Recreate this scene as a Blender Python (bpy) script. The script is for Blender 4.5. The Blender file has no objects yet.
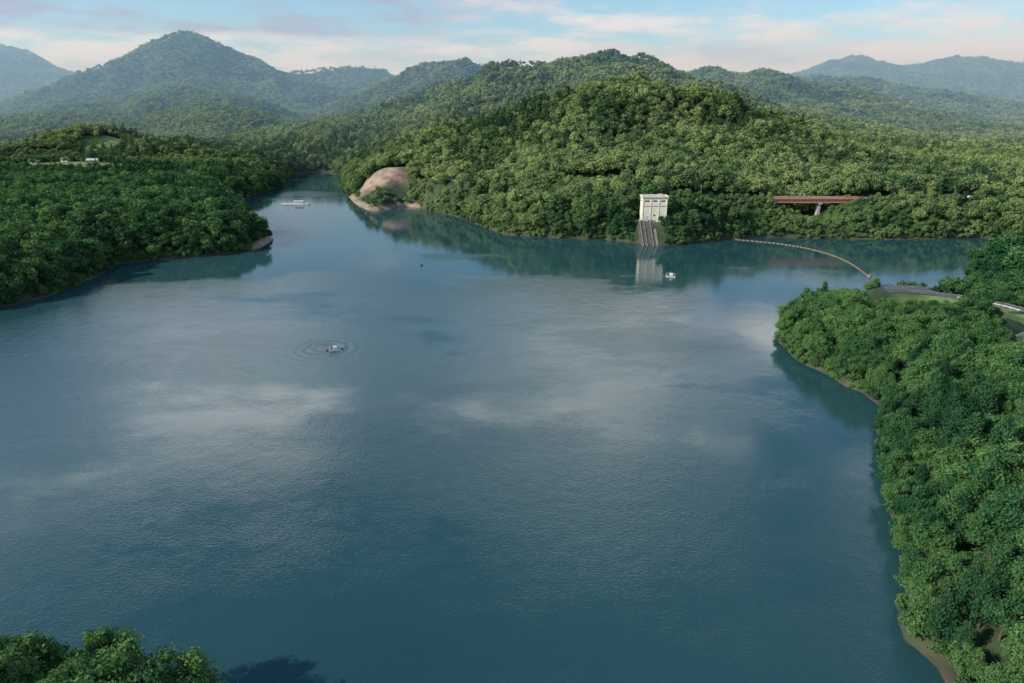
import bpy, bmesh, math, random
import numpy as np
from mathutils import Vector, Matrix
random.seed(7); RNG=np.random.default_rng(11)
scene=bpy.context.scene
scene.view_settings.view_transform='Standard'
scene.view_settings.look='None'
scene.view_settings.exposure=0
R=math.radians
CAM_H=90.0

# ------------------------------------------------------------------ helpers
def link(o):
    scene.collection.objects.link(o); return o
def mesh_obj(name,verts,faces,mat=None,smooth=False,parent=None):
    me=bpy.data.meshes.new(name); me.from_pydata(verts,[],faces); me.update()
    if mat: me.materials.append(mat)
    if smooth: me.polygons.foreach_set('use_smooth',[True]*len(me.polygons))
    o=bpy.data.objects.new(name,me); link(o)
    if parent: o.parent=parent
    return o
def empty(name,loc=(0,0,0),rot=0):
    o=bpy.data.objects.new(name,None); o.location=loc; o.rotation_euler=(0,0,rot); link(o); return o
def box_data(cx,cy,cz,sx,sy,sz,rz=0):
    v=[]; c,s=math.cos(rz),math.sin(rz)
    for dz in(-.5,.5):
        for dx,dy in((-.5,-.5),(.5,-.5),(.5,.5),(-.5,.5)):
            x,y=dx*sx,dy*sy
            v.append((cx+x*c-y*s,cy+x*s+y*c,cz+dz*sz))
    f=[(3,2,1,0),(4,5,6,7),(0,1,5,4),(1,2,6,5),(2,3,7,6),(3,0,4,7)]
    return v,f
def boxes(name,lst,mat,parent=None,bevel=0):
    V=[];F=[]
    for b in lst:
        v,f=box_data(*b); n=len(V); V+=v; F+=[tuple(i+n for i in q) for q in f]
    o=mesh_obj(name,V,F,mat,parent=parent)
    if bevel:
        m=o.modifiers.new('bev','BEVEL'); m.width=bevel; m.segments=2
    return o
def cyl_data(p0,p1,r0,r1=None,n=10):
    r1=r0 if r1 is None else r1
    p0=Vector(p0);p1=Vector(p1);d=(p1-p0).normalized()
    a=d.orthogonal().normalized();b=d.cross(a)
    V=[];F=[]
    for p,r in((p0,r0),(p1,r1)):
        for i in range(n):
            t=2*math.pi*i/n; V.append(tuple(p+a*math.cos(t)*r+b*math.sin(t)*r))
    for i in range(n):
        F.append((i,(i+1)%n,n+(i+1)%n,n+i))
    F.append(tuple(reversed(range(n))));F.append(tuple(range(n,2*n)))
    return V,F
def cyls(name,lst,mat,parent=None):
    V=[];F=[]
    for c in lst:
        v,f=cyl_data(*c); n=len(V); V+=v; F+=[tuple(i+n for i in q) for q in f]
    return mesh_obj(name,V,F,mat,parent=parent)

def nt(mat): 
    mat.use_nodes=True; t=mat.node_tree; t.nodes.clear(); return t
def simple_mat(name,col,rough=.7,var=.25,scale=1.5,metal=0,bump=0.0):
    m=bpy.data.materials.new(name); t=nt(m); N=t.nodes; L=t.links
    o=N.new('ShaderNodeOutputMaterial'); p=N.new('ShaderNodeBsdfPrincipled'); L.new(p.outputs[0],o.inputs[0])
    p.inputs['Roughness'].default_value=rough; p.inputs['Metallic'].default_value=metal
    tc=N.new('ShaderNodeTexCoord'); n=N.new('ShaderNodeTexNoise'); n.inputs['Scale'].default_value=scale; n.inputs['Detail'].default_value=6
    L.new(tc.outputs['Object'],n.inputs['Vector'])
    r=N.new('ShaderNodeValToRGB'); r.color_ramp.elements[0].position=.3; r.color_ramp.elements[1].position=.7
    r.color_ramp.elements[0].color=(*[c*(1-var) for c in col],1); r.color_ramp.elements[1].color=(*[min(1,c*(1+var*.6)) for c in col],1)
    L.new(n.outputs[0],r.inputs[0]); L.new(r.outputs[0],p.inputs['Base Color'])
    if bump:
        b=N.new('ShaderNodeBump'); b.inputs['Distance'].default_value=bump; L.new(n.outputs[0],b.inputs['Height']); L.new(b.outputs[0],p.inputs['Normal'])
    return m

# ------------------------------------------------------------------ noise
def hsh(ix,iy,seed):
    n=(ix*374761393+iy*668265263+seed*144269504)&0xffffffff
    n=((n^(n>>13))*1274126177)&0xffffffff
    n=((n^(n>>16))*2246822519)&0xffffffff
    return ((n>>8)&0xffff)/65535.0
def vnoise(x,y,seed=0):
    x=np.asarray(x,float);y=np.asarray(y,float)
    ix=np.floor(x).astype(np.int64);iy=np.floor(y).astype(np.int64)
    fx=x-ix;fy=y-iy; fx=fx*fx*fx*(fx*(fx*6-15)+10);fy=fy*fy*fy*(fy*(fy*6-15)+10)
    a=hsh(ix,iy,seed);b=hsh(ix+1,iy,seed);c=hsh(ix,iy+1,seed);d=hsh(ix+1,iy+1,seed)
    return (a*(1-fx)+b*fx)*(1-fy)+(c*(1-fx)+d*fx)*fy
def fbm(x,y,oct=4,seed=0):
    s=0;a=.5;tot=0
    for i in range(oct):
        s=s+a*vnoise(x+17.3*i,y-9.1*i,seed+i);tot+=a;a*=.5;x=x*2.03;y=y*2.03
    return s/tot
def sstep(a,b,x):
    t=np.clip((x-a)/(b-a),0,1);return t*t*(3-2*t)
def smooth_path(pts,step=4):
    out=[]
    P=[Vector(p) for p in pts]
    for i in range(len(P)-1):
        p0=P[max(0,i-1)];p1=P[i];p2=P[i+1];p3=P[min(len(P)-1,i+2)]
        n=max(2,int((p2-p1).length/step))
        for k in range(n):
            t=k/n;out.append(.5*((2*p1)+(-p0+p2)*t+(2*p0-5*p1+4*p2-p3)*t*t+(-p0+3*p1-3*p2+p3)*t**3))
    out.append(P[-1]);return out

# ------------------------------------------------------------------ lake outline (metres, water level z=0)
LAKE=[(-300,200),(-300,262),(-262,285),(-241,308),(-232,327),(-229,352),(-231,375),(-235,403),(-217,414),(-192,426),(-176,438),(-167,455),(-170,484),
(-190,515),(-201,538),(-222,575),(-238,613),(-262,655),(-275,695),(-270,750),(-272,820),(-286,878),(-296,940),(-290,990),(-258,990),(-232,940),(-208,870),(-194,797),(-178,750),(-166,710),
(-148,655),(-126,618),(-113,630),(-103,648),(-88,640),(-64,607),(-47,585),(-34,556),(-20,528),(-8,504),(20,490),(45,484),(69,480),(84,470),(92,462),(104,460),(121,463),(135,472),(150,481),(178,490),
(220,483),(274,480),(305,484),(332,488),(390,482),(420,470),(385,450),(345,436),(310,424),(285,405),(266,388),(254,370),(244,352),(228,337),(206,329),(185,326),(160,319),(136,308),(122,292),(112,272),(107,256),(107,239),
(112,222),(116,208),(114,190),(106,175),(98,163),(94,151),(89,138),(83,122),(78,110),(71,103),(68,97),(70,90),(68,80),(60,60),(45,40),(15,28),(-10,35),(-20,50),(-26,66),(-38,77),(-56,83),(-80,86),(-112,85),(-180,100),(-260,150)]
LK=np.array(LAKE,float)
def lake_sd(x,y):
    x=np.asarray(x,float);y=np.asarray(y,float)
    x=x+(vnoise(x/9,y/9,300)-.5)*4; y=y+(vnoise(x/9,y/9,301)-.5)*4
    d2=np.full(x.shape,1e18);ins=np.zeros(x.shape,bool)
    n=len(LK)
    for i in range(n):
        ax,ay=LK[i];bx,by=LK[(i+1)%n];ex,ey=bx-ax,by-ay
        t=np.clip(((x-ax)*ex+(y-ay)*ey)/(ex*ex+ey*ey),0,1)
        d2=np.minimum(d2,(x-ax-t*ex)**2+(y-ay-t*ey)**2)
        if ay!=by:
            c=((ay>y)!=(by>y))&(x<(bx-ax)*(y-ay)/(by-ay)+ax)
            ins^=c
    d=np.sqrt(d2)
    return np.where(ins,-d,d)

RIDGES=[
 [(-67,760,20,120),(8,800,50,150),(60,800,70,150),(118,800,85,150),(185,790,75,145),(245,775,58,125),(320,730,34,85),(370,640,6,65)],
 [(100,740,74,80),(70,690,60,65),(40,610,28,50)],
 [(245,735,48,80),(265,670,36,60),(280,600,14,50)],
 [(165,740,62,50),(170,660,40,45),(165,600,18,40)],
 [(-10,760,42,60),(-30,700,26,50),(-40,660,10,40)],
 [(-278,1150,20,160),(-201,1300,57,220),(-119,1400,90,220),(-23,1400,122,230),(63,1400,143,240),(138,1400,150,240),(223,1400,143,240),(308,1350,118,230),(374,1250,80,190),(440,1120,26,120)],
 [(-30,1280,100,120),(-70,1180,74,100),(-110,1050,40,85),(-120,900,12,70)],
 [(138,1280,118,130),(60,1150,84,105),(-10,1000,48,85)],
 [(487,1900,143,260),(642,1900,158,270),(727,1850,138,240),(837,1750,97,200),(932,1650,55,170),(1024,1500,12,130)],
 [(560,1650,90,120),(520,1450,55,100),(560,1250,20,80)],
 [(1100,2600,150,350),(1241,2600,140,330),(1475,2450,98,280),(1700,2350,45,260)],
 [(1600,4200,190,500),(1763,4200,262,420),(1954,4200,326,400),(2215,4200,268,420),(2560,4200,325,460),(2850,4200,300,500),(3300,4100,240,600)],
 [(-1611,2600,115,260),(-1417,2600,205,250),(-1267,2600,260,240),(-1138,2600,298,270),(-1039,2600,268,240),(-907,2600,205,250),(-750,2600,162,260)],
 [(-1110,2420,205,140),(-1050,2300,155,125),(-900,2150,110,125),(-800,1950,60,140)],
 [(-1330,2420,150,130),(-1380,2250,100,120),(-1300,2050,60,120)],
 [(-900,3000,180,300),(-743,3000,196,300),(-559,3000,206,300),(-418,3000,172,300)],
 [(-430,2100,80,200),(-306,2200,146,210),(-185,2200,194,210),(-96,2200,163,230),(54,2200,150,280)],
 [(-3000,3800,350,450),(-2825,3800,365,400),(-2620,3800,345,400),(-2458,3800,276,380),(-2267,3800,190,360)],
 [(-1200,1550,30,160),(-1069,1500,37,170),(-943,1500,48,170),(-760,1500,42,150),(-594,1500,70,150),(-464,1480,33,140)],
 [(-1100,1900,70,200),(-865,1900,108,200),(-700,1850,70,190)],
 [(-650,960,14,90),(-602,950,22,90),(-514,950,38,75),(-440,930,10,70)],
 [(-340,1080,14,80),(-297,1060,28,75),(-250,1050,14,80)],
 [(-420,420,14,90),(-330,420,10,60),(-260,440,5,40)],
]
def sm_ridge(rg):
    out=[]
    for i in range(len(rg)-1):
        P=[np.array(rg[max(0,i-1)],float),np.array(rg[i],float),np.array(rg[i+1],float),np.array(rg[min(len(rg)-1,i+2)],float)]
        for k in range(3):
            t=k/3;out.append(.5*(2*P[1]+(-P[0]+P[2])*t+(2*P[0]-5*P[1]+4*P[2]-P[3])*t*t+(-P[0]+3*P[1]-3*P[2]+P[3])*t**3))
    out.append(np.array(rg[-1],float));return out
RIDGES=[sm_ridge(r) for r in RIDGES]
ROADS={'valley_road':[(-70,640,27),(-25,588,27),(20,552,27),(70,530,27),(120,520,26),(150,518,25),(186,518,24.5),(259,518,24.5),(330,522,24),(450,538,24),(620,560,26)],
 'shore_road':[(176,311,8),(190,305,8.2),(201,295,8.8),(208,280,9.8),(209,262,11.0),(200,242,12.2),(182,226,13.2),(166,214,14.0),(160,200,14.6),(160,182,16),(171,158,17.5),(195,135,20),(240,110,24)]}
def poly_near(x,y,pts,skip=()):
    best=np.full(np.shape(x),1e9);z=np.zeros(np.shape(x))
    for i in range(len(pts)-1):
        if i in skip: continue
        ax,ay,az=pts[i];bx,by,bz=pts[i+1];ex,ey=bx-ax,by-ay
        t=np.clip(((x-ax)*ex+(y-ay)*ey)/(ex*ex+ey*ey),0,1)
        d=np.hypot(x-ax-t*ex,y-ay-t*ey);m=d<best
        best=np.where(m,d,best);z=np.where(m,az+(bz-az)*t,z)
    return best,z
BRIDGE_SKIP=(6,)
def terrain(x,y,sd=None):
    x=np.asarray(x,float);y=np.asarray(y,float)
    if sd is None: sd=lake_sd(x,y)
    wx=x+(fbm(x/170,y/170,3,5)-.5)*90*sstep(20,400,sd)+(fbm(x/45,y/45,2,9)-.5)*14*sstep(10,150,sd)
    wy=y+(fbm(x/170,y/170,3,25)-.5)*90*sstep(20,400,sd)
    acc=np.zeros(x.shape)
    for rg in RIDGES:
        best=np.zeros(x.shape)
        A=np.array(rg)
        k=(x>A[:,0].min()-3.2*A[:,3].max()-60)&(x<A[:,0].max()+3.2*A[:,3].max()+60)&(y>A[:,1].min()-3.2*A[:,3].max()-60)&(y<A[:,1].max()+3.2*A[:,3].max()+60)
        if not k.any(): continue
        px,py=wx[k],wy[k];bb=np.zeros(px.shape)
        for i in range(len(rg)-1):
            ax,ay,ah,aw=rg[i];bx,by,bh,bw=rg[i+1];ex,ey=bx-ax,by-ay
            t=np.clip(((px-ax)*ex+(py-ay)*ey)/(ex*ex+ey*ey),0,1)
            d=np.hypot(px-ax-t*ex,py-ay-t*ey)/(aw+(bw-aw)*t)
            bb=np.maximum(bb,(ah+(bh-ah)*t)*np.exp(-.95*(np.sqrt(d*d+.012)-.11)**1.35))
        best[k]=bb
        acc+=best**6
    hill=acc**(1/6)
    rn=1-np.abs(2*fbm(x/260,y/260,4,40)-1)*1.6
    rn2=1-np.abs(2*fbm(x/95+3,y/95,2,60)-1)*1.6
    fl=1-.75*sstep(120,280,hill)
    near_=1-.6*sstep(850,1250,y)
    hill=hill*(1+fl*(.26*(rn-.72)+.34*near_*(rn2-.72)))
    bank=17*(1-np.exp(-np.maximum(sd,0)/24))+(fbm(x/60,y/60,3,77)-.5)*7*sstep(5,60,sd)
    steep=sstep(-40,10,x)*(1-sstep(330,400,x))*sstep(455,465,y)*(1-sstep(560,600,y))
    bank=bank*(1-steep)+steep*(24*(1-np.exp(-np.maximum(sd,0)/20)))
    spit=np.exp(-(((x-160)/48)**2+((y-300)/38)**2)**1.3); bank=bank*(1-.78*spit)
    spit2=np.exp(-(((x-225)/30)**2+((y-335)/26)**2)); bank=bank*(1-.4*spit2)
    spit3=np.exp(-(((x-150)/30)**2+((y-250)/26)**2)); bank=bank*(1-.35*spit3)
    h=bank+hill*sstep(0,110,sd)
    h=h+13*np.exp(-(((x+132)/27)**2+((y-708)/22)**2))*sstep(0,18,sd)
    h=h+4.5*np.exp(-(((x+72)/32)**2+((y-72)/14)**2))*sstep(0,5,sd)
    f=np.exp(-(((x+500)/95)**2+((y-800)/45)**2)); h=h*(1-f)+29*f
    g=np.exp(-((x-222)/19)**2)*(1-sstep(530,580,y))*sstep(0,10,sd); h=h*(1-.62*g)
    for k,p in ROADS.items():
        d,z=poly_near(x,y,p,BRIDGE_SKIP if k=='valley_road' else ())
        w=1-sstep(5.5,15,d); h=h*(1-w)+(z-.12)*w
    w=(1-sstep(10,16,np.abs(x-100)))*(1-sstep(6,14,np.abs(y-484))); h=h*(1-w)+12.8*w
    w=(1-sstep(11,16,np.abs(x-186)))*(1-sstep(7,12,np.abs(y-311))); h=h*(1-w)+7.9*w
    h=np.where(sd<0,-7*(1-np.exp(np.minimum(sd,0)/7)),h)
    return h

def stretch(lo,hi,c0,c1,step,g):
    a=list(np.arange(c0,c1+.01,step))
    s=step;v=a[-1]
    while v<hi: s*=g; v+=s; a.append(v)
    s=step;v=a[0];b=[]
    while v>lo: s*=g; v-=s; b.append(v)
    return np.array(b[::-1]+a)
xs=stretch(-14000,14000,-330,430,3.0,1.02)
ys=stretch(-3000,16000,40,760,3.0,1.014)
X,Y=np.meshgrid(xs,ys); xf=X.ravel();yf=Y.ravel()
SD=lake_sd(xf,yf);Z=terrain(xf,yf,SD)
nx,ny=len(xs),len(ys)
idx=np.arange(nx*ny).reshape(ny,nx)
quads=np.stack([idx[:-1,:-1],idx[:-1,1:],idx[1:,1:],idx[1:,:-1]],-1).reshape(-1,4)
def fast_mesh(name,verts,quads):
    me=bpy.data.meshes.new(name)
    me.vertices.add(len(verts)); me.vertices.foreach_set('co',np.asarray(verts,np.float32).ravel())
    k=quads.shape[1]
    me.loops.add(quads.size); me.loops.foreach_set('vertex_index',quads.astype(np.int32).ravel())
    me.polygons.add(len(quads)); me.polygons.foreach_set('loop_start',np.arange(0,quads.size,k,dtype=np.int32))
    me.update(calc_edges=True); me.validate(); return me

def bare_mask(x,y,sd):
    m=np.exp(-(((x+131)/26)**2+((y-692)/18)**2)**2)*sstep(4,10,sd)
    m2=((x>-172)&(x<-85)&(y<720)&(sd<4.5)).astype(float)*.9
    return np.clip(np.maximum(m*1.3,m2),0,1)
def grass_mask(x,y,sd):
    m=np.exp(-(((x+500)/80)**2+((y-790)/26)**2)**2)
    m=np.maximum(m,np.exp(-(((x+514)/40)**2+((y-912)/26)**2)**2))
    m=np.maximum(m,np.exp(-(((x-193)/23)**2+((y-266)/38)**2)**2))
    m=np.maximum(m,np.exp(-(((x-60)/60)**2+((y-546)/7)**2)**2))
    return np.clip(m*1.2,0,1)
me=fast_mesh('terrain',np.stack([xf,yf,Z],1),quads)
me.polygons.foreach_set('use_smooth',[True]*len(me.polygons))
B=bare_mask(xf,yf,SD);G=grass_mask(xf,yf,SD)
soil=np.array([.28,.205,.15]);grass=np.array([.125,.195,.050]);floor=np.array([.030,.055,.022]);shore=np.array([.06,.055,.035])
C=np.tile(floor,(len(xf),1))
C=C*(1-G[:,None])+grass*G[:,None]; 
S=((1-sstep(.5,2.5,SD))*(SD>-6))[:,None]; C=C*(1-S)+shore*S
C=C*(1-B[:,None])+soil*B[:,None]
at=me.color_attributes.new('land','FLOAT_COLOR','POINT'); at.data.foreach_set('color',np.concatenate([C,np.ones((len(C),1))],1).astype(np.float32).ravel())
m=bpy.data.materials.new('terrain_ground');t=nt(m);N=t.nodes;L=t.links
o=N.new('ShaderNodeOutputMaterial');p=N.new('ShaderNodeBsdfPrincipled');L.new(p.outputs[0],o.inputs[0]);p.inputs['Roughness'].default_value=.95
a=N.new('ShaderNodeAttribute');a.attribute_name='land'
g=N.new('ShaderNodeNewGeometry');n=N.new('ShaderNodeTexNoise');n.inputs['Scale'].default_value=.12;n.inputs['Detail'].default_value=10;L.new(g.outputs['Position'],n.inputs['Vector'])
mr=N.new('ShaderNodeMapRange');mr.inputs[1].default_value=.25;mr.inputs[2].default_value=.75;mr.inputs[3].default_value=.35;mr.inputs[4].default_value=1.65;L.new(n.outputs[0],mr.inputs[0])
vm=N.new('ShaderNodeVectorMath');vm.operation='SCALE';L.new(a.outputs['Color'],vm.inputs[0]);L.new(mr.outputs[0],vm.inputs['Scale']);L.new(vm.outputs[0],p.inputs['Base Color'])
b=N.new('ShaderNodeBump');b.inputs['Distance'].default_value=1.5;b.inputs['Strength'].default_value=.8;L.new(n.outputs[0],b.inputs['Height']);L.new(b.outputs[0],p.inputs['Normal'])
me.materials.append(m)
terr=link(bpy.data.objects.new('terrain',me))

# ------------------------------------------------------------------ water
wm=bpy.data.materials.new('lake_water');t=nt(wm);N=t.nodes;L=t.links
o=N.new('ShaderNodeOutputMaterial');p=N.new('ShaderNodeBsdfPrincipled');L.new(p.outputs[0],o.inputs[0])
p.inputs['IOR'].default_value=1.45
g=N.new('ShaderNodeNewGeometry')
def noise(scale,detail,vec,sc=(1,1,1),rough=.5):
    mp=N.new('ShaderNodeMapping');mp.inputs['Scale'].default_value=sc;L.new(vec,mp.inputs['Vector'])
    q=N.new('ShaderNodeTexNoise');q.inputs['Scale'].default_value=scale;q.inputs['Detail'].default_value=detail;q.inputs['Roughness'].default_value=rough;L.new(mp.outputs[0],q.inputs['Vector']);return q.outputs[0]
def MM(op,a,b=None,c=None):
    q=N.new('ShaderNodeMath');q.operation=op
    for i,v in enumerate((a,b,c)):
        if v is None: continue
        if isinstance(v,(int,float)): q.inputs[i].default_value=v
        else: L.new(v,q.inputs[i])
    return q.outputs[0]
def mapr(v,a,b_,c_,d_):
    q=N.new('ShaderNodeMapRange');q.interpolation_type='SMOOTHSTEP'
    for i,k in enumerate((a,b_,c_,d_)): q.inputs[i+1].default_value=k
    L.new(v,q.inputs[0]);return q.outputs[0]
dv=N.new('ShaderNodeVectorMath');dv.operation='DISTANCE'
wob=N.new('ShaderNodeTexNoise');wob.inputs['Scale'].default_value=.12;L.new(g.outputs['Position'],wob.inputs['Vector'])
wv=N.new('ShaderNodeVectorMath');wv.operation='MULTIPLY_ADD';L.new(wob.outputs['Color'],wv.inputs[0]);wv.inputs[1].default_value=(4,4,0);L.new(g.outputs['Position'],wv.inputs[2])
L.new(wv.outputs[0],dv.inputs[0]);dv.inputs[1].default_value=(-71.5,253.5,0)
# water sheltered by the north hills and the east bank is calmer
sep=N.new('ShaderNodeSeparateXYZ');L.new(g.outputs['Position'],sep.inputs[0])
calm=MM('ADD',mapr(sep.outputs[1],330,430,0,-.12),mapr(sep.outputs[0],70,105,0,-.06))
patch=MM('ADD',MM('ADD',noise(.011,7,g.outputs['Position'],(.6,1,1),.66),mapr(dv.outputs['Value'],15,85,.08,0)),calm)
L.new(mapr(patch,.42,.58,.02,.15),p.inputs['Roughness'])
col=N.new('ShaderNodeValToRGB');col.color_ramp.elements[0].color=(.013,.056,.066,1);col.color_ramp.elements[1].color=(.028,.078,.082,1)
col.color_ramp.elements[0].position=.35;col.color_ramp.elements[1].position=.65
L.new(MM('ADD',noise(.006,5,g.outputs['Position']),mapr(dv.outputs['Value'],15,85,.12,0)),col.inputs[0]);L.new(col.outputs[0],p.inputs['Base Color'])
w1=noise(1.1,3,g.outputs['Position'],(1,1.5,1),.6);w2=noise(.22,3,g.outputs['Position'])
wave=MM('MULTIPLY_ADD',w2,1.3,w1)
ring=MM('MULTIPLY',MM('SINE',MM('MULTIPLY',dv.outputs['Value'],1.7)),MM('MULTIPLY',mapr(dv.outputs['Value'],6,20,1,0),mapr(dv.outputs['Value'],1.5,4,0,1)))
wave=MM('MULTIPLY_ADD',ring,.6,wave)
b=N.new('ShaderNodeBump');b.inputs['Distance'].default_value=.10
L.new(MM('MAXIMUM',mapr(patch,.38,.58,.10,.95),mapr(dv.outputs['Value'],8,22,.8,0)),b.inputs['Strength']);L.new(wave,b.inputs['Height']);L.new(b.outputs[0],p.inputs['Normal'])
mesh_obj('lake_water',[(-420,-20,0),(520,-20,0),(520,1030,0),(-420,1030,0)],[(0,1,2,3)],wm)

# ------------------------------------------------------------------ foliage
def leaf_mat(name,dark,light,cloud_shade):
    # second ramp paints cloud shadow into lake-bank foliage; hillsides keep lighter, sunlit greens
    m=bpy.data.materials.new(name);t=nt(m);global N,L;N=t.nodes;L=t.links
    o=N.new('ShaderNodeOutputMaterial');mx=N.new('ShaderNodeMixShader');d=N.new('ShaderNodeBsdfDiffuse');tr=N.new('ShaderNodeBsdfTranslucent')
    mx.inputs[0].default_value=.22;L.new(d.outputs[0],mx.inputs[1]);L.new(tr.outputs[0],mx.inputs[2]);L.new(mx.outputs[0],o.inputs[0])
    a=N.new('ShaderNodeAttribute');a.attribute_name='tint'
    oi=N.new('ShaderNodeObjectInfo');g=N.new('ShaderNodeNewGeometry')
    n1=noise(.010,5,g.outputs['Position'],rough=.6)
    s3=N.new('ShaderNodeMapRange');s3.inputs[1].default_value=.35;s3.inputs[2].default_value=.65;s3.inputs[3].default_value=-.28;s3.inputs[4].default_value=.45;L.new(n1,s3.inputs[0])
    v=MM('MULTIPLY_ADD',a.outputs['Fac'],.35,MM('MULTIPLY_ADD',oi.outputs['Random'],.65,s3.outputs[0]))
    def ramp(c0,c1,c2=None):
        r=N.new('ShaderNodeValToRGB');e=r.color_ramp.elements;e[0].position=0.0;e[0].color=(*c0,1);e[1].position=1.0;e[1].color=(*c1,1)
        L.new(v,r.inputs[0]);return r.outputs[0]
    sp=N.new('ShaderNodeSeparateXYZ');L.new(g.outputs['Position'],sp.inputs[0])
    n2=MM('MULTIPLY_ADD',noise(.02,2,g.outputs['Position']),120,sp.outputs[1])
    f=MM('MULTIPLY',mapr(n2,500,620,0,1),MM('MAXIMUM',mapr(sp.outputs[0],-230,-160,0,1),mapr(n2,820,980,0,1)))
    mc=N.new('ShaderNodeMix');mc.data_type='RGBA';L.new(f,mc.inputs[0]);L.new(ramp(*cloud_shade),mc.inputs[6]);L.new(ramp(dark,light),mc.inputs[7])
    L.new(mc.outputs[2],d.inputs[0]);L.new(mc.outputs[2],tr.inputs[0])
    return m
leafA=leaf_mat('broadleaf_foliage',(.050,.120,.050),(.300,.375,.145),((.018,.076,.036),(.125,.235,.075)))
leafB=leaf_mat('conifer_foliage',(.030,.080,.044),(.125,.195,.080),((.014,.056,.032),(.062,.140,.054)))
bark=simple_mat('bark',(.11,.08,.06),.9,.3,3)
def ico():
    bm=bmesh.new();bmesh.ops.create_icosphere(bm,subdivisions=1,radius=1);bm.verts.ensure_lookup_table()
    v=np.array([q.co[:] for q in bm.verts]);f=np.array([[w.index for w in q.verts] for q in bm.faces]);bm.free();return v,f
ICOV,ICOF=ico()
def make_tree(name,kind,seed,nl,nq,qs,trunk=True,H=11.0,Rr=3.7):
    rg=np.random.default_rng(seed)
    V=[];F=[];T=[];nv=0; FM=[]
    def add(v,f,t,mi):
        nonlocal nv
        V.append(v);T.append(t);F.extend([tuple(int(i)+nv for i in q) for q in f]);FM.extend([mi]*len(f));nv+=len(v)
    lobes=[];hi=nl>12
    if kind=='broad':
        sx,sy=rg.uniform(.85,1.15,2)
        for i in range(nl):
            ph=rg.uniform(0,2*math.pi);u=rg.uniform(-.4,1);rr=math.sqrt(max(0,1-u*u))
            k=rg.uniform(.45,1.0) if hi else rg.uniform(.55,.9)
            c=np.array([math.cos(ph)*rr*Rr*k*sx,math.sin(ph)*rr*Rr*k*sy,H*.60+u*H*.33*k/.8])
            lobes.append((c,Rr*(rg.uniform(.16,.38) if hi else rg.uniform(.30,.56))))
        lobes.append((np.array([rg.uniform(-.4,.4),rg.uniform(-.4,.4),H*.59]),Rr*.56))
    else:
        for i in range(nl):
            f=(i+.5)/nl; z=H*(.22+.76*f); ring=Rr*.78*(1-f)**.6
            ph=i*2.4+rg.uniform(-.4,.4)
            c=np.array([math.cos(ph)*ring*.75,math.sin(ph)*ring*.75,z]); lobes.append((c,max(.6,ring*(.5 if hi else .62)+.3)))
    for c,r in lobes:
        tl=rg.uniform(0,1)
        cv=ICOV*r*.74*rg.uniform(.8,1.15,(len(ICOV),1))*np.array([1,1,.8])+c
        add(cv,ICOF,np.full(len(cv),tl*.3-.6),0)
        n=int(nq*(r/(Rr*.4))**1.5)+4
        d=rg.normal(size=(n,3));d[:,2]+=.25;d/=np.linalg.norm(d,axis=1)[:,None]
        pos=c+d*r*np.array([1.1,1.1,.85])*rg.uniform(.75,1.35,(n,1))
        nn=d*.7+rg.normal(size=(n,3))*.5+np.array([0,0,.25]);nn/=np.linalg.norm(nn,axis=1)[:,None]
        a=np.cross(nn,rg.normal(size=(n,3)));a/=np.linalg.norm(a,axis=1)[:,None];b=np.cross(nn,a)
        s=qs*rg.uniform(.5,1.35,(n,1));s2=s*rg.uniform(.35,.8,(n,1))
        q=np.stack([pos-a*s,pos-b*s2+nn*s*.15,pos+a*s,pos+b*s2+nn*s*.15],1).reshape(-1,3)
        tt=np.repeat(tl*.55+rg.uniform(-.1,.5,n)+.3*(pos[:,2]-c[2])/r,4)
        add(q,np.arange(n*4).reshape(-1,4),tt,0)
    if trunk:
        pts=[(Vector((0,0,-1.2)),.26)];
        for k in range(4): pts.append((Vector((rg.uniform(-.2,.2),rg.uniform(-.2,.2),H*(.2+.17*k))),.22-.045*k))
        for k in range(4):
            v,f=cyl_data(pts[k][0],pts[k+1][0],pts[k][1],pts[k+1][1],7);add(np.array(v),f,np.zeros(len(v)),1)
        for c,r in lobes[:9]:
            st=Vector((0,0,H*rg.uniform(.25,.5))) if kind=='broad' else Vector((0,0,c[2]-.2))
            v,f=cyl_data(st,Vector(c),.10,.04,5);add(np.array(v),f,np.zeros(len(v)),1)
    me=bpy.data.meshes.new(name);me.from_pydata(np.concatenate(V).tolist(),[],F)
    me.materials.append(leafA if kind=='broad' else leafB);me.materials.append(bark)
    me.polygons.foreach_set('material_index',FM)
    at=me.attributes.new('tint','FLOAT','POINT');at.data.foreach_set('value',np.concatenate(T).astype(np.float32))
    me.update();return me
def coll(name,meshes):
    c=bpy.data.collections.new(name)
    for i,m_ in enumerate(meshes): c.objects.link(bpy.data.objects.new('%s_%02d'%(m_.name,i),m_))
    return c
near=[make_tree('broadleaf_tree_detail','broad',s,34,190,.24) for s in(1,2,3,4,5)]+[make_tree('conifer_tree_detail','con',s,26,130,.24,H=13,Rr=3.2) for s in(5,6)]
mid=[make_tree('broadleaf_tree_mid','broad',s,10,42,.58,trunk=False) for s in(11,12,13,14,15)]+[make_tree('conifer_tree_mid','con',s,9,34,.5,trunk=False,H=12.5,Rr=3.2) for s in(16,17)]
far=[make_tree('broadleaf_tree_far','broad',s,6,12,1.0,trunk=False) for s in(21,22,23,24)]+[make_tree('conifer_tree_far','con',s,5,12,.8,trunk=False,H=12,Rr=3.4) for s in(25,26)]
cols={'near':(coll('tree_detail_set',near),5,2),'mid':(coll('tree_mid_set',mid),5,2),'far':(coll('tree_far_set',far),4,2)}

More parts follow.
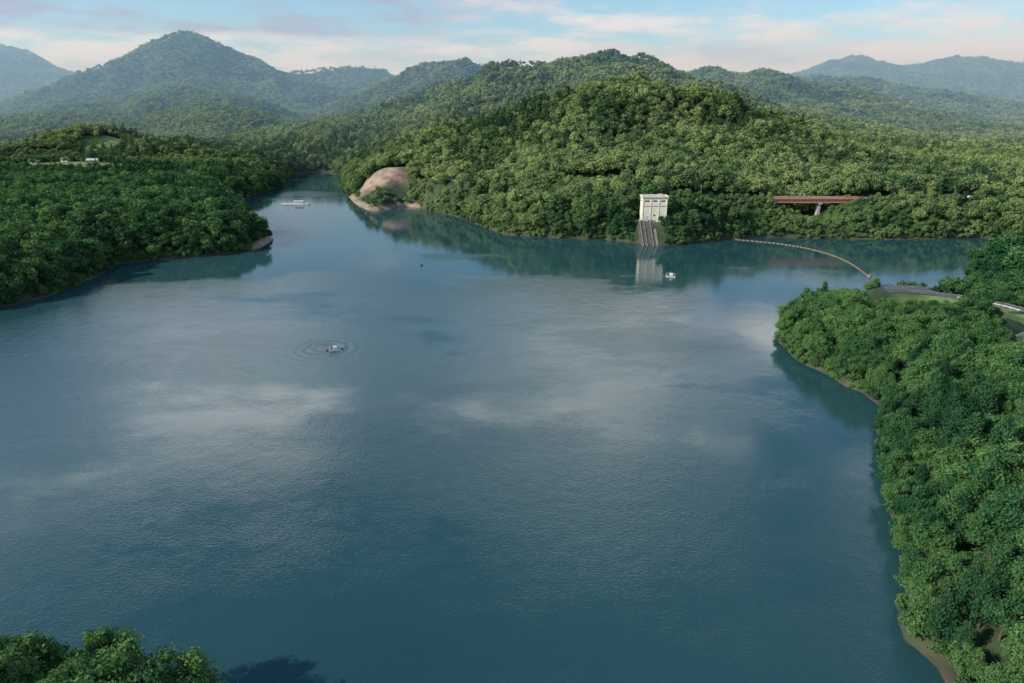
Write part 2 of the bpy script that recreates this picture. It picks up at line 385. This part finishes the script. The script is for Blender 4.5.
def scatter(r0,r1,sp,jit=.8,seed=0,shrub=False):
    rg=np.random.default_rng(seed);W=r1*1.05
    gx=np.arange(-W,W,sp);gy=np.arange(-60 if r0<200 else 0,r1,sp)
    x,y=np.meshgrid(gx,gy);x=x.ravel();y=y.ravel()
    x=x+rg.uniform(-.5,.5,x.size)*sp*jit;y=y+rg.uniform(-.5,.5,x.size)*sp*jit
    r=np.hypot(x,y);ang=np.abs(np.arctan2(x,y+40))
    k=(r>=r0)&(r<r1)&(ang<R(50 if r1<600 else 44))
    x,y=x[k],y[k]
    if shrub:
        k=(x>-330)&(x<440)&(y<1000);x,y=x[k],y[k]
    sd=lake_sd(x,y)
    bankz=(x>-40)&(x<400)&(y>455)&(y<517)
    if shrub: k=(sd>-.4)&((sd<5)|bankz)&(sd<60)
    else: k=sd>(.4 if r1<400 else 1.0)
    x,y,sd=x[k],y[k],sd[k]
    d1,z1=poly_near(x,y,ROADS['valley_road'],BRIDGE_SKIP);d2,_=poly_near(x,y,ROADS['shore_road'])
    db,_=poly_near(x,y,[(184,518,24),(261,518,24)])
    lim=5.2 if shrub else 6.5
    k=(d1>lim)&(d2>lim)&((db>7)|(shrub&(db<4)))
    k&=bare_mask(x,y,sd)<.3
    gm=grass_mask(x,y,sd);k&=(gm<.4)|(rg.uniform(size=x.size)<.07)
    if shrub: k&=~((x>84)&(x<103)&(y>452)&(y<490))
    else:
        k&=~((x>84)&(x<112)&(y>452)&(y<497))
        k&=~((x>160)&(x<208)&(y>276)&(y<322))
        k&=~((d2<9)&(y<262))
        k&=~((x>-160)&(x<-100)&(y>655)&(y<685))
    k&=~((np.abs(x-186)<12)&(np.abs(y-311)<9))
    x,y,sd,d1,db,d2=[q[k] for q in(x,y,sd,d1,db,d2)]
    z=terrain(x,y,sd)
    if shrub:
        s=rg.uniform(.22,.5,x.size);z=np.where(z<.3,.1,z)-.6
    else:
        lo,hi_=(.66,1.28) if r1<2000 else (.85,1.12)
        s=rg.uniform(lo,hi_,x.size)*(.72+.28*sstep(1,12,sd))
        low=(y<519)&(x>104)&(x<345)&(y>455)
        s=np.where(low,s*.85,s)
        s=np.where(low&(d1<14),s*.7,s); s=np.where(low&(db<26),s*.55,s)
        s=np.where((d2<12)&(y>225),s*.55,s)
        lowspit=(x>140)&(x<245)&(y>235)&(y<345); s=np.where(lowspit,s*.66,s)
        s=np.where((x>105)&(x<=140)&(y>270)&(y<345),s*.85,s)
        bare_front=(x>-190)&(x<-70)&(y<700)&(y>600)&(sd<40); s=np.where(bare_front,s*.5,s)
        s=np.where((x>-620)&(x<-330)&(y>640)&(y<885)&(sd>25),s*.6,s)
    cn=fbm(x/120,y/120,3,91)+.14*np.exp(-(((x-300)/90)**2+((y-640)/80)**2))
    con=rg.uniform(size=x.size)<np.where(cn>.56,.65,.10)
    if r1>2000: con=rg.uniform(size=x.size)<np.where(cn>.57,.25,.02)
    if shrub: con[:]=False
    return x,y,z,s,con,rg
def gn_group(col):
    ng=bpy.data.node_groups.new('scatter_'+col.name,'GeometryNodeTree')
    ng.interface.new_socket('Geometry',in_out='INPUT',socket_type='NodeSocketGeometry');ng.interface.new_socket('Geometry',in_out='OUTPUT',socket_type='NodeSocketGeometry')
    N=ng.nodes;L=ng.links
    gi=N.new('NodeGroupInput');go=N.new('NodeGroupOutput');io=N.new('GeometryNodeInstanceOnPoints');ci=N.new('GeometryNodeCollectionInfo')
    ci.inputs[0].default_value=col;ci.inputs['Separate Children'].default_value=True;ci.inputs['Reset Children'].default_value=True
    io.inputs['Pick Instance'].default_value=True
    def at(n,ty):
        a=N.new('GeometryNodeInputNamedAttribute');a.data_type=ty;a.inputs[0].default_value=n;return a.outputs[0]
    L.new(gi.outputs[0],io.inputs['Points']);L.new(ci.outputs[0],io.inputs['Instance'])
    L.new(at('idx','INT'),io.inputs['Instance Index']);L.new(at('rot','FLOAT_VECTOR'),io.inputs['Rotation']);L.new(at('scl','FLOAT_VECTOR'),io.inputs['Scale'])
    L.new(io.outputs[0],go.inputs[0]);return ng
def forest(name,key,data,mult):
    c,nb,nc=cols[key];x,y,z,s,con,rg=data;n=len(x)
    me=bpy.data.meshes.new(name);me.vertices.add(n);me.vertices.foreach_set('co',np.stack([x,y,z-.3],1).astype(np.float32).ravel())
    idx=np.where(con,nb+rg.integers(0,nc,n),rg.integers(0,nb,n)).astype(np.int32)
    rot=np.stack([rg.uniform(-.06,.06,n),rg.uniform(-.06,.06,n),rg.uniform(0,6.28,n)],1).astype(np.float32)
    sc=np.stack([s*mult*rg.uniform(.9,1.15,n),s*mult*rg.uniform(.9,1.15,n),s*(mult**.4)*rg.uniform(.85,1.2,n)],1).astype(np.float32)
    me.attributes.new('idx','INT','POINT').data.foreach_set('value',idx)
    me.attributes.new('rot','FLOAT_VECTOR','POINT').data.foreach_set('vector',rot.ravel())
    me.attributes.new('scl','FLOAT_VECTOR','POINT').data.foreach_set('vector',sc.ravel())
    o=link(bpy.data.objects.new(name,me));md=o.modifiers.new('trees','NODES');md.node_group=gn_group(c);print(name,n);return o
NEAR=170
x,y,z,s,con,rg=scatter(40,NEAR,4.7,seed=1)
for i in range(len(x)):
    if con[i]: mm=near[5+int(rg.integers(0,2))];nm='conifer_tree'
    else: mm=near[int(rg.integers(0,5))];nm='broadleaf_tree'
    o=link(bpy.data.objects.new(nm,mm));o.location=(x[i],y[i],z[i]-.3);o.rotation_euler=(rg.uniform(-.05,.05),rg.uniform(-.05,.05),rg.uniform(0,6.28))
    k=s[i];o.scale=(k*rg.uniform(.9,1.15),k*rg.uniform(.9,1.15),k*rg.uniform(.85,1.15))
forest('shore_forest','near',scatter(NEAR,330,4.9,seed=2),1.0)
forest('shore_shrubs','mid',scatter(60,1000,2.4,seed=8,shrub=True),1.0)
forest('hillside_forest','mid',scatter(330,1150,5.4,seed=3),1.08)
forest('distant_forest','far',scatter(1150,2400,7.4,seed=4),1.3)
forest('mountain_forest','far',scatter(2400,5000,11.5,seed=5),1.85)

# ------------------------------------------------------------------ roads
asph=simple_mat('asphalt',(.075,.075,.08),.9,.25,.8);paint=simple_mat('road_paint',(.6,.6,.58),.7,.2)
concrete=simple_mat('concrete',(.36,.35,.32),.85,.3,.6);cream=simple_mat('cream_panel',(.74,.68,.54),.7,.14,.25)
dark=simple_mat('dark_metal',(.05,.05,.055),.5,.2);galv=simple_mat('galvanised_steel',(.50,.51,.52),.5,.12);white=simple_mat('white_paint',(.74,.74,.72),.5,.08)
glass=simple_mat('window_glass',(.03,.045,.055),.15,.1)
rust=simple_mat('bridge_red_paint',(.46,.22,.15),.6,.2,.5);orange=simple_mat('weathered_orange_float',(.30,.19,.12),.7,.4)
def ribbon(name,path,off0,off1,dz,mat,parent=None,dash=None):
    V=[];F=[]
    for i,p in enumerate(path):
        d=(path[min(i+1,len(path)-1)]-path[max(i-1,0)]);d.z=0;d.normalize();n=Vector((-d.y,d.x,0))
        V+=[tuple(p+n*off0+Vector((0,0,dz))),tuple(p+n*off1+Vector((0,0,dz)))]
    for i in range(len(path)-1):
        if dash and i%dash: continue
        F.append((2*i+1,2*i+3,2*i+2,2*i)[::-1])
    return mesh_obj(name,V,F,mat,parent=parent)
def guard(name,path,off,mat=white,h=.85,rr=.09):
    V=[];e=empty(name);b=[];c=[]
    for i in range(len(path)-1):
        p,q=path[i],path[i+1];d=(q-p).copy();d.z=0;d.normalize();n=Vector((-d.y,d.x,0))*off
        a=p+n;bb=q+n
        c.append((a+Vector((0,0,-.3)),a+Vector((0,0,h)),.07,.07,6))
        for zz in(.45,.75): b.append((a+Vector((0,0,zz)),bb+Vector((0,0,zz)),rr,rr,6))
    cyls('posts',c,mat,e);cyls('rails',b,mat,e)
for k,w in(('valley_road',3.6),('shore_road',2.9)):
    path=smooth_path(ROADS[k]);e=empty(k)
    ribbon('asphalt_surface',path,-w,w,.10,asph,e);ribbon('edge_line_left',path,w-.35,w-.25,.104,paint,e);ribbon('edge_line_right',path,-w+.25,-w+.35,.104,paint,e)
    ribbon('centre_dashes',path,-.06,.06,.104,paint,e,dash=2)
    ribbon('kerb',path,w,w+.3,.22,concrete,e)
    if k=='shore_road': guard('guard_rail',path[6:],-w-.5,white,.85,.08)
    else: guard('guard_rail',path,-w-.5,galv)
pk=empty('parking_area')
boxes('asphalt_pad',[(186,312,8.06,21,13,.3)],asph,pk);boxes('bay_lines',[(178+2.6*i,316,8.215,.12,4.5,.006) for i in range(6)],paint,pk)

# ------------------------------------------------------------------ intake house
e=empty('intake_gate_house',(99,482,.4));e.scale=(.9,1,.975)
boxes('walls',[(0,0,21.5,19,9,16.6)],cream,e)
boxes('foundation',[(0,-.2,9.6,20,10.4,7.2)],concrete,e)
boxes('roof_slab',[(0,0,30.1,20.2,10.2,.6)],concrete,e,.05);boxes('parapet',[(0,-4.9,30.75,20.2,.3,.7),(0,4.9,30.75,20.2,.3,.7),(-9.95,0,30.75,.3,9.5,.7),(9.95,0,30.75,.3,9.5,.7)],cream,e)
boxes('rooftop_unit',[(5,1,31.2,3,2.4,1.6),(-4,1.5,30.9,2,2,1)],galv,e,.04)
boxes('pilasters',[(x_,-4.62,21.5,.5,.24,16.4) for x_ in(-9.1,-3.1,3.1,9.1)],cream,e)
boxes('upper_windows',[(x_,-4.53,27.6,3.2,.08,.9) for x_ in(-6.1,0,6.1)],glass,e)
boxes('lower_windows',[(x_,-4.53,17.6,1.2,.08,1.2) for x_ in(0,)],glass,e)
boxes('roller_door',[(-6.1,-4.56,15.2,3.0,.1,3.8)],galv,e);boxes('side_door',[(6.1,-4.56,14.4,1.1,.1,2.2)],dark,e)
boxes('string_course',[(0,-4.66,24.2,19.1,.2,.3)],concrete,e);boxes('side_windows',[(-9.53,0,27.6,.08,3,.9),(9.53,0,27.6,.08,3,.9)],glass,e)
e=empty('inclined_intake_channel')
def prism(x0,x1,top,bot,mat,name,p):
    v=[(x0,top[0],top[1]),(x1,top[0],top[1]),(x1,bot[0],bot[1]),(x0,bot[0],bot[1])]
    v+= [(a,b_,c_-9) for a,b_,c_ in v];return mesh_obj(name,v,[(3,2,1,0),(4,5,6,7),(0,1,5,4),(1,2,6,5),(2,3,7,6),(3,0,4,7)],mat,parent=p)
prism(88,100,(477,13.6),(455,-3),simple_mat('weathered_concrete',(.09,.085,.075),.9,.45,.4),'slope_slab',e)
grey=simple_mat('stained_concrete',(.20,.19,.17),.9,.4,.5)
for i,xx in enumerate((88.8,91.5,95.8)): prism(xx,xx+.5,(477,14.3),(455,-2.3),grey,'rail_beam_%d'%i,e)
boxes('screen_bars',[(90.6,477-2.2*k,13.9-1.66*k,1.2,.25,.4) for k in range(9)],grey,e);boxes('landing',[(94,478.5,14.0,11,2,.5)],concrete,e)
prism(98,99.4,(477,14.0),(456,-2),grey,'stair_flight',e)
# ------------------------------------------------------------------ bridge
e=empty('girder_bridge')
boxes('deck_slab',[(222.5,518,24.35,75,8.6,.4)],concrete,e);boxes('deck_asphalt',[(222.5,518,24.585,75,7.2,.06)],asph,e)
boxes('girders',[(222.5,515.0,22.7,73,.5,2.9),(222.5,518,22.7,73,.5,2.9),(222.5,521,22.7,73,.5,2.9)],rust,e)
boxes('girder_flanges',[(222.5,515.0,21.2,73,1.0,.12),(222.5,521,21.2,73,1.0,.12)],rust,e)
boxes('web_stiffeners',[(187+2.45*k,514.65,22.7,.14,.2,2.8) for k in range(30)],rust,e)
boxes('fascia',[(222.5,513.6,24.55,75,.25,1.2),(222.5,522.4,24.55,75,.25,1.2)],rust,e)
cyls('handrail',[((185,513.6,25.9),(260,513.6,25.9),.09,.09,6),((185,513.6,25.4),(260,513.6,25.4),.07,.07,6)]+[((186+3*k,513.6,24.9),(186+3*k,513.6,25.9),.06,.06,6) for k in range(25)],rust,e)
boxes('pier',[(230,518,10,2.2,4,20),(230,518,20.6,2.8,8.4,1.1)],concrete,e,.08)
boxes('abutments',[(185,518,19.5,4,9,9.3),(260,518,19.5,4,9,9.3)],concrete,e)
# ------------------------------------------------------------------ rafts / boom / barge
def raft(name,x_,y_,s_,rz):
    e=empty(name,(x_,y_,0),rz);e.scale=(s_,s_,s_)
    cyls('pontoons',[((-2.6,-1.5,.15),(2.6,-1.5,.15),.42,.42,12),((-2.6,1.5,.15),(2.6,1.5,.15),.42,.42,12)],galv,e)
    boxes('deck',[(0,0,.62,4.6,3.6,.12)],grey,e);boxes('machine_box',[(.3,0,1.25,1.8,1.4,1.15)],white,e,.05);boxes('control_panel',[(-1.5,.6,1.3,.5,.8,1.3)],dark,e,.03)
    cyls('rail_frame',[((a,b_,.68),(a,b_,1.8),.05,.05,6) for a in(-2.2,0,2.2) for b_ in(-1.7,1.7)]+[((-2.2,b_,1.8),(2.2,b_,1.8),.05,.05,6) for b_ in(-1.7,1.7)]+[((a,-1.7,1.8),(a,1.7,1.8),.05,.05,6) for a in(-2.2,2.2)]+[((0,0,1.8),(0,0,3.3),.05,.05,6)],galv,e)
    cyls('outrigger_floats',[((-3.6,0,0),(-3.6,0,.6),.5,.5,12),((3.6,0,0),(3.6,0,.6),.5,.5,12)],dark,e)
raft('aeration_raft',-69,250,.8,.3);raft('aeration_raft',88,370,1.0,-.2)
e=empty('mooring_buoy',(-54,398,0));cyls('float',[((0,0,-.3),(0,0,.5),1.2,1.0,14),((0,0,.5),(0,0,.9),.5,.3,12)],dark,e);cyls('mast',[((0,0,.9),(0,0,2),.06,.06,6)],galv,e)
e=empty('work_barge',(-207,660,0),.05)
boxes('hull',[(0,0,.4,26,6,1.5)],galv,e,.2);boxes('cabin_walls',[(3,0,2.2,8,4,2.1)],white,e,.06);boxes('cabin_windows',[(1+2*k,-2.03,2.5,1.1,.06,.8) for k in range(3)],glass,e);boxes('cabin_roof',[(3,0,3.4,9,5,.25)],white,e)
cyls('deck_rail',[((-12.5+2.5*k,-2.8,1.1),(-12.5+2.5*k,-2.8,2.1),.05,.05,6) for k in range(11)]+[((-12.5,-2.8,2.1),(12.5,-2.8,2.1),.06,.06,6)],white,e);cyls('crane_mast',[((-8,0,1),(-8,0,5),.15,.1,8),((-8,0,4.6),(-11.5,0,3.2),.1,.06,8)],orange,e)
bp=smooth_path([(158,480,.1),(172,472,.1),(186,462,.1),(197,446,.1),(203,425,.1),(203,400,.1),(198,370,.1)],2.6)
e=empty('debris_boom')
fl=[]
for i in range(len(bp)-1):
    a=bp[i].lerp(bp[i+1],.14);c_=bp[i].lerp(bp[i+1],.86);fl.append((a,c_,.36,.36,9))
cyls('floats',fl,orange,e);cyls('cable',[(bp[i]+Vector((0,0,.3)),bp[i+1]+Vector((0,0,.3)),.06,.06,5) for i in range(len(bp)-1)],dark,e)
cyls('end_buoy',[((198,369,-.3),(198,369,1.3),1.0,.9,14)],orange,e)
# ------------------------------------------------------------------ cars, houses, lamps
def car(x_,y_,z_,rz,mat):
    e=empty('parked_car',(x_,y_,z_),rz)
    prof=[(-2.1,.35),(-2.15,.8),(-1.95,1.0),(-1.5,1.42),(.35,1.45),(1.0,1.0),(1.9,.88),(2.15,.65),(2.15,.35)]
    V=[(a,-.85*(1 if b_<1.1 else .82),b_) for a,b_ in prof]+[(a,.85*(1 if b_<1.1 else .82),b_) for a,b_ in prof];n=len(prof)
    F=[tuple(range(n)),tuple(reversed(range(n,2*n)))]+[(i,n+i,n+(i+1)%n,(i+1)%n) for i in range(n)]
    mesh_obj('body',V,F,mat,parent=e)
    cyls('wheels',[((a,b_,.33),(a,b_+.22,.33),.33,.33,14) for a in(-1.3,1.35) for b_ in(-.9,.68)],dark,e)
    boxes('side_windows',[(-.5,-.79,1.2,1.6,.03,.3),(-.5,.79,1.2,1.6,.03,.3)],glass,e)
red=simple_mat('red_paint',(.45,.04,.03),.3,.05)
for a in((128,517,26.0,.05,white),(112,523.5,26.3,3.1,dark),(345,521,24.1,.02,white),(372,524,24.1,.1,red)): car(*a)
def house(x_,y_,w,d,h,rz,roofm,name='farm_house'):
    z_=float(terrain(np.array([x_]),np.array([y_]))[0]);e=empty(name,(x_,y_,z_),rz)
    boxes('walls',[(0,0,h/2-.5,w,d,h+1)],plaster,e);rh=d*.3
    V=[(-w/2-.6,-d/2-.7,h),(w/2+.6,-d/2-.7,h),(w/2+.6,0,h+rh),(-w/2-.6,0,h+rh),(-w/2-.6,d/2+.7,h),(w/2+.6,d/2+.7,h)]
    V=V+[(a,b_,c_-.25) for a,b_,c_ in V]
    mesh_obj('roof',V,[(0,1,2,3),(3,2,5,4),(7,6,9,8),(8,9,10,11)[::-1],(0,6,7,1),(4,5,11,10),(0,3,9,6),(3,4,10,9),(1,7,8,2),(2,8,11,5)],roofm,parent=e)
    mesh_obj('gable_ends',[(-w/2,-d/2,h),(-w/2,d/2,h),(-w/2,0,h+rh-.3),(w/2,-d/2,h),(w/2,d/2,h),(w/2,0,h+rh-.3)],[(0,2,1),(3,4,5)],plaster,parent=e)
    boxes('windows',[(-w/2+w*(k+.5)/4,-d/2-.04,h*.6,w*.12,.06,1.2) for k in range(4)],glass,e);boxes('door',[(0.0,-d/2-.05,1,1.1,.08,2)],dark,e)
tile=simple_mat('roof_tile',(.12,.12,.13),.7,.2);bt=simple_mat('blue_roof',(.08,.2,.42),.6,.1);plaster=simple_mat('plaster',(.50,.49,.46),.8,.15)
house(-543,800,9,6,3.4,.1,tile);house(-512,808,8,6,3.2,-.2,tile);house(-474,796,11,6,3.2,.15,galv)
house(-264,352,9,7,4,.4,bt,'boat_shed')
house(395,545,12,8,5,.1,tile);house(425,552,16,9,5,-.05,galv);house(358,540,9,7,4,.1,tile)
for i,(a,b_,c_) in enumerate(((112,514,26),(140,514,25.5),(290,514,24.3),(330,517,24))):
    e=empty('street_lamp',(a,b_,c_));cyls('pole',[((0,0,-.3),(0,0,8),.11,.07,8),((0,0,8),(0,1.8,8.4),.06,.05,6)],galv,e);boxes('lamp_head',[(0,2.0,8.4,.3,.8,.15)],white,e,.03)

# ------------------------------------------------------------------ light, sky, haze
el=R(29);S=Vector((-.945,-.327,0)).normalized()*math.cos(el);S.z=math.sin(el)
sun=bpy.data.lights.new('sun','SUN');sun.energy=5.0;sun.angle=R(.6);sun.color=(1,.92,.78)
so=link(bpy.data.objects.new('sun',sun));so.rotation_euler=S.to_track_quat('Z','Y').to_euler();so.location=(0,0,400)
w=bpy.data.worlds.new('World');scene.world=w;w.use_nodes=True;t=w.node_tree;N=t.nodes;L=t.links;N.clear()
o=N.new('ShaderNodeOutputWorld');bg=N.new('ShaderNodeBackground');bg.inputs[1].default_value=.15;L.new(bg.outputs[0],o.inputs[0])
sk=N.new('ShaderNodeTexSky');sk.sky_type='NISHITA';sk.sun_disc=False;sk.sun_elevation=el;sk.sun_rotation=math.atan2(S.x,S.y);sk.air_density=1.0;sk.dust_density=.6;sk.ozone_density=2.5
tc=N.new('ShaderNodeTexCoord');sx=N.new('ShaderNodeSeparateXYZ');L.new(tc.outputs['Generated'],sx.inputs[0])
M=MM
zp=M('MAXIMUM',sx.outputs[2],0)
zz=M('ADD',zp,.14)
cx=N.new('ShaderNodeCombineXYZ');L.new(M('DIVIDE',sx.outputs[0],zz),cx.inputs[0]);L.new(M('DIVIDE',sx.outputs[1],zz),cx.inputs[1])
def wn(scale,detail,off,rough=.55,sc=(1,1,1)):
    mp=N.new('ShaderNodeMapping');mp.inputs['Location'].default_value=off;mp.inputs['Scale'].default_value=sc;L.new(cx.outputs[0],mp.inputs[0])
    q=N.new('ShaderNodeTexNoise');q.inputs['Scale'].default_value=scale;q.inputs['Detail'].default_value=detail;q.inputs['Roughness'].default_value=rough;L.new(mp.outputs[0],q.inputs['Vector']);return q.outputs[0]
band=M('MULTIPLY',mapr(zp,.22,.34,0,1),mapr(zp,.42,.54,1,0))
bias=M('ADD',M('MULTIPLY',band,.03),M('ADD',mapr(zp,.46,.56,0,-.12),mapr(zp,.02,.14,.12,0)))
cov=mapr(M('ADD',wn(1.5,10,(1.3,2.1,0),.6),bias),.44,.64,0,.94)
lav=M('MULTIPLY',mapr(zp,.070,.098,0,.45),M('MULTIPLY',mapr(M('ADD',sx.outputs[0],M('MULTIPLY',wn(.8,5,(2,7,3)),.5)),-.1,.42,1,0),mapr(zp,.14,.3,1,0)))
shade=N.new('ShaderNodeValToRGB');shade.color_ramp.elements[0].position=.50;shade.color_ramp.elements[0].color=(5.9,6.0,6.0,1);shade.color_ramp.elements[1].position=.80;shade.color_ramp.elements[1].color=(2.6,3.0,4.2,1)
L.new(M('ADD',wn(.9,6,(5.2,.4,1)),lav),shade.inputs[0])
boost=M('ADD',M('MULTIPLY',band,2.1),1.0)
sc_=N.new('ShaderNodeVectorMath');sc_.operation='SCALE';L.new(shade.outputs[0],sc_.inputs[0]);L.new(boost,sc_.inputs['Scale'])
tint=N.new('ShaderNodeVectorMath');tint.operation='MULTIPLY';L.new(sk.outputs[0],tint.inputs[0]);tint.inputs[1].default_value=(.76,.98,1.12)
mx=N.new('ShaderNodeMix');mx.data_type='RGBA';L.new(cov,mx.inputs[0]);L.new(tint.outputs[0],mx.inputs[6]);L.new(sc_.outputs[0],mx.inputs[7])
L.new(mx.outputs[2],bg.inputs[0])

hz=bpy.data.materials.new('haze_air');t=nt(hz);N=t.nodes;L=t.links
o=N.new('ShaderNodeOutputMaterial');vs=N.new('ShaderNodeVolumeScatter');vs.inputs['Color'].default_value=(.40,.70,1,1);vs.inputs['Density'].default_value=.00034;vs.inputs['Anisotropy'].default_value=.1;L.new(vs.outputs[0],o.inputs['Volume'])
v,f=box_data(0,3400,180,12000,5000,460)
mesh_obj('atmosphere_haze',v,f,hz)

cam=bpy.data.cameras.new('camera');cam.lens=24;cam.sensor_width=36;cam.clip_end=40000;cam.clip_start=.5
co=link(bpy.data.objects.new('camera',cam));co.location=(0,0,CAM_H);co.rotation_euler=(R(90-19.1),0,0);scene.camera=co
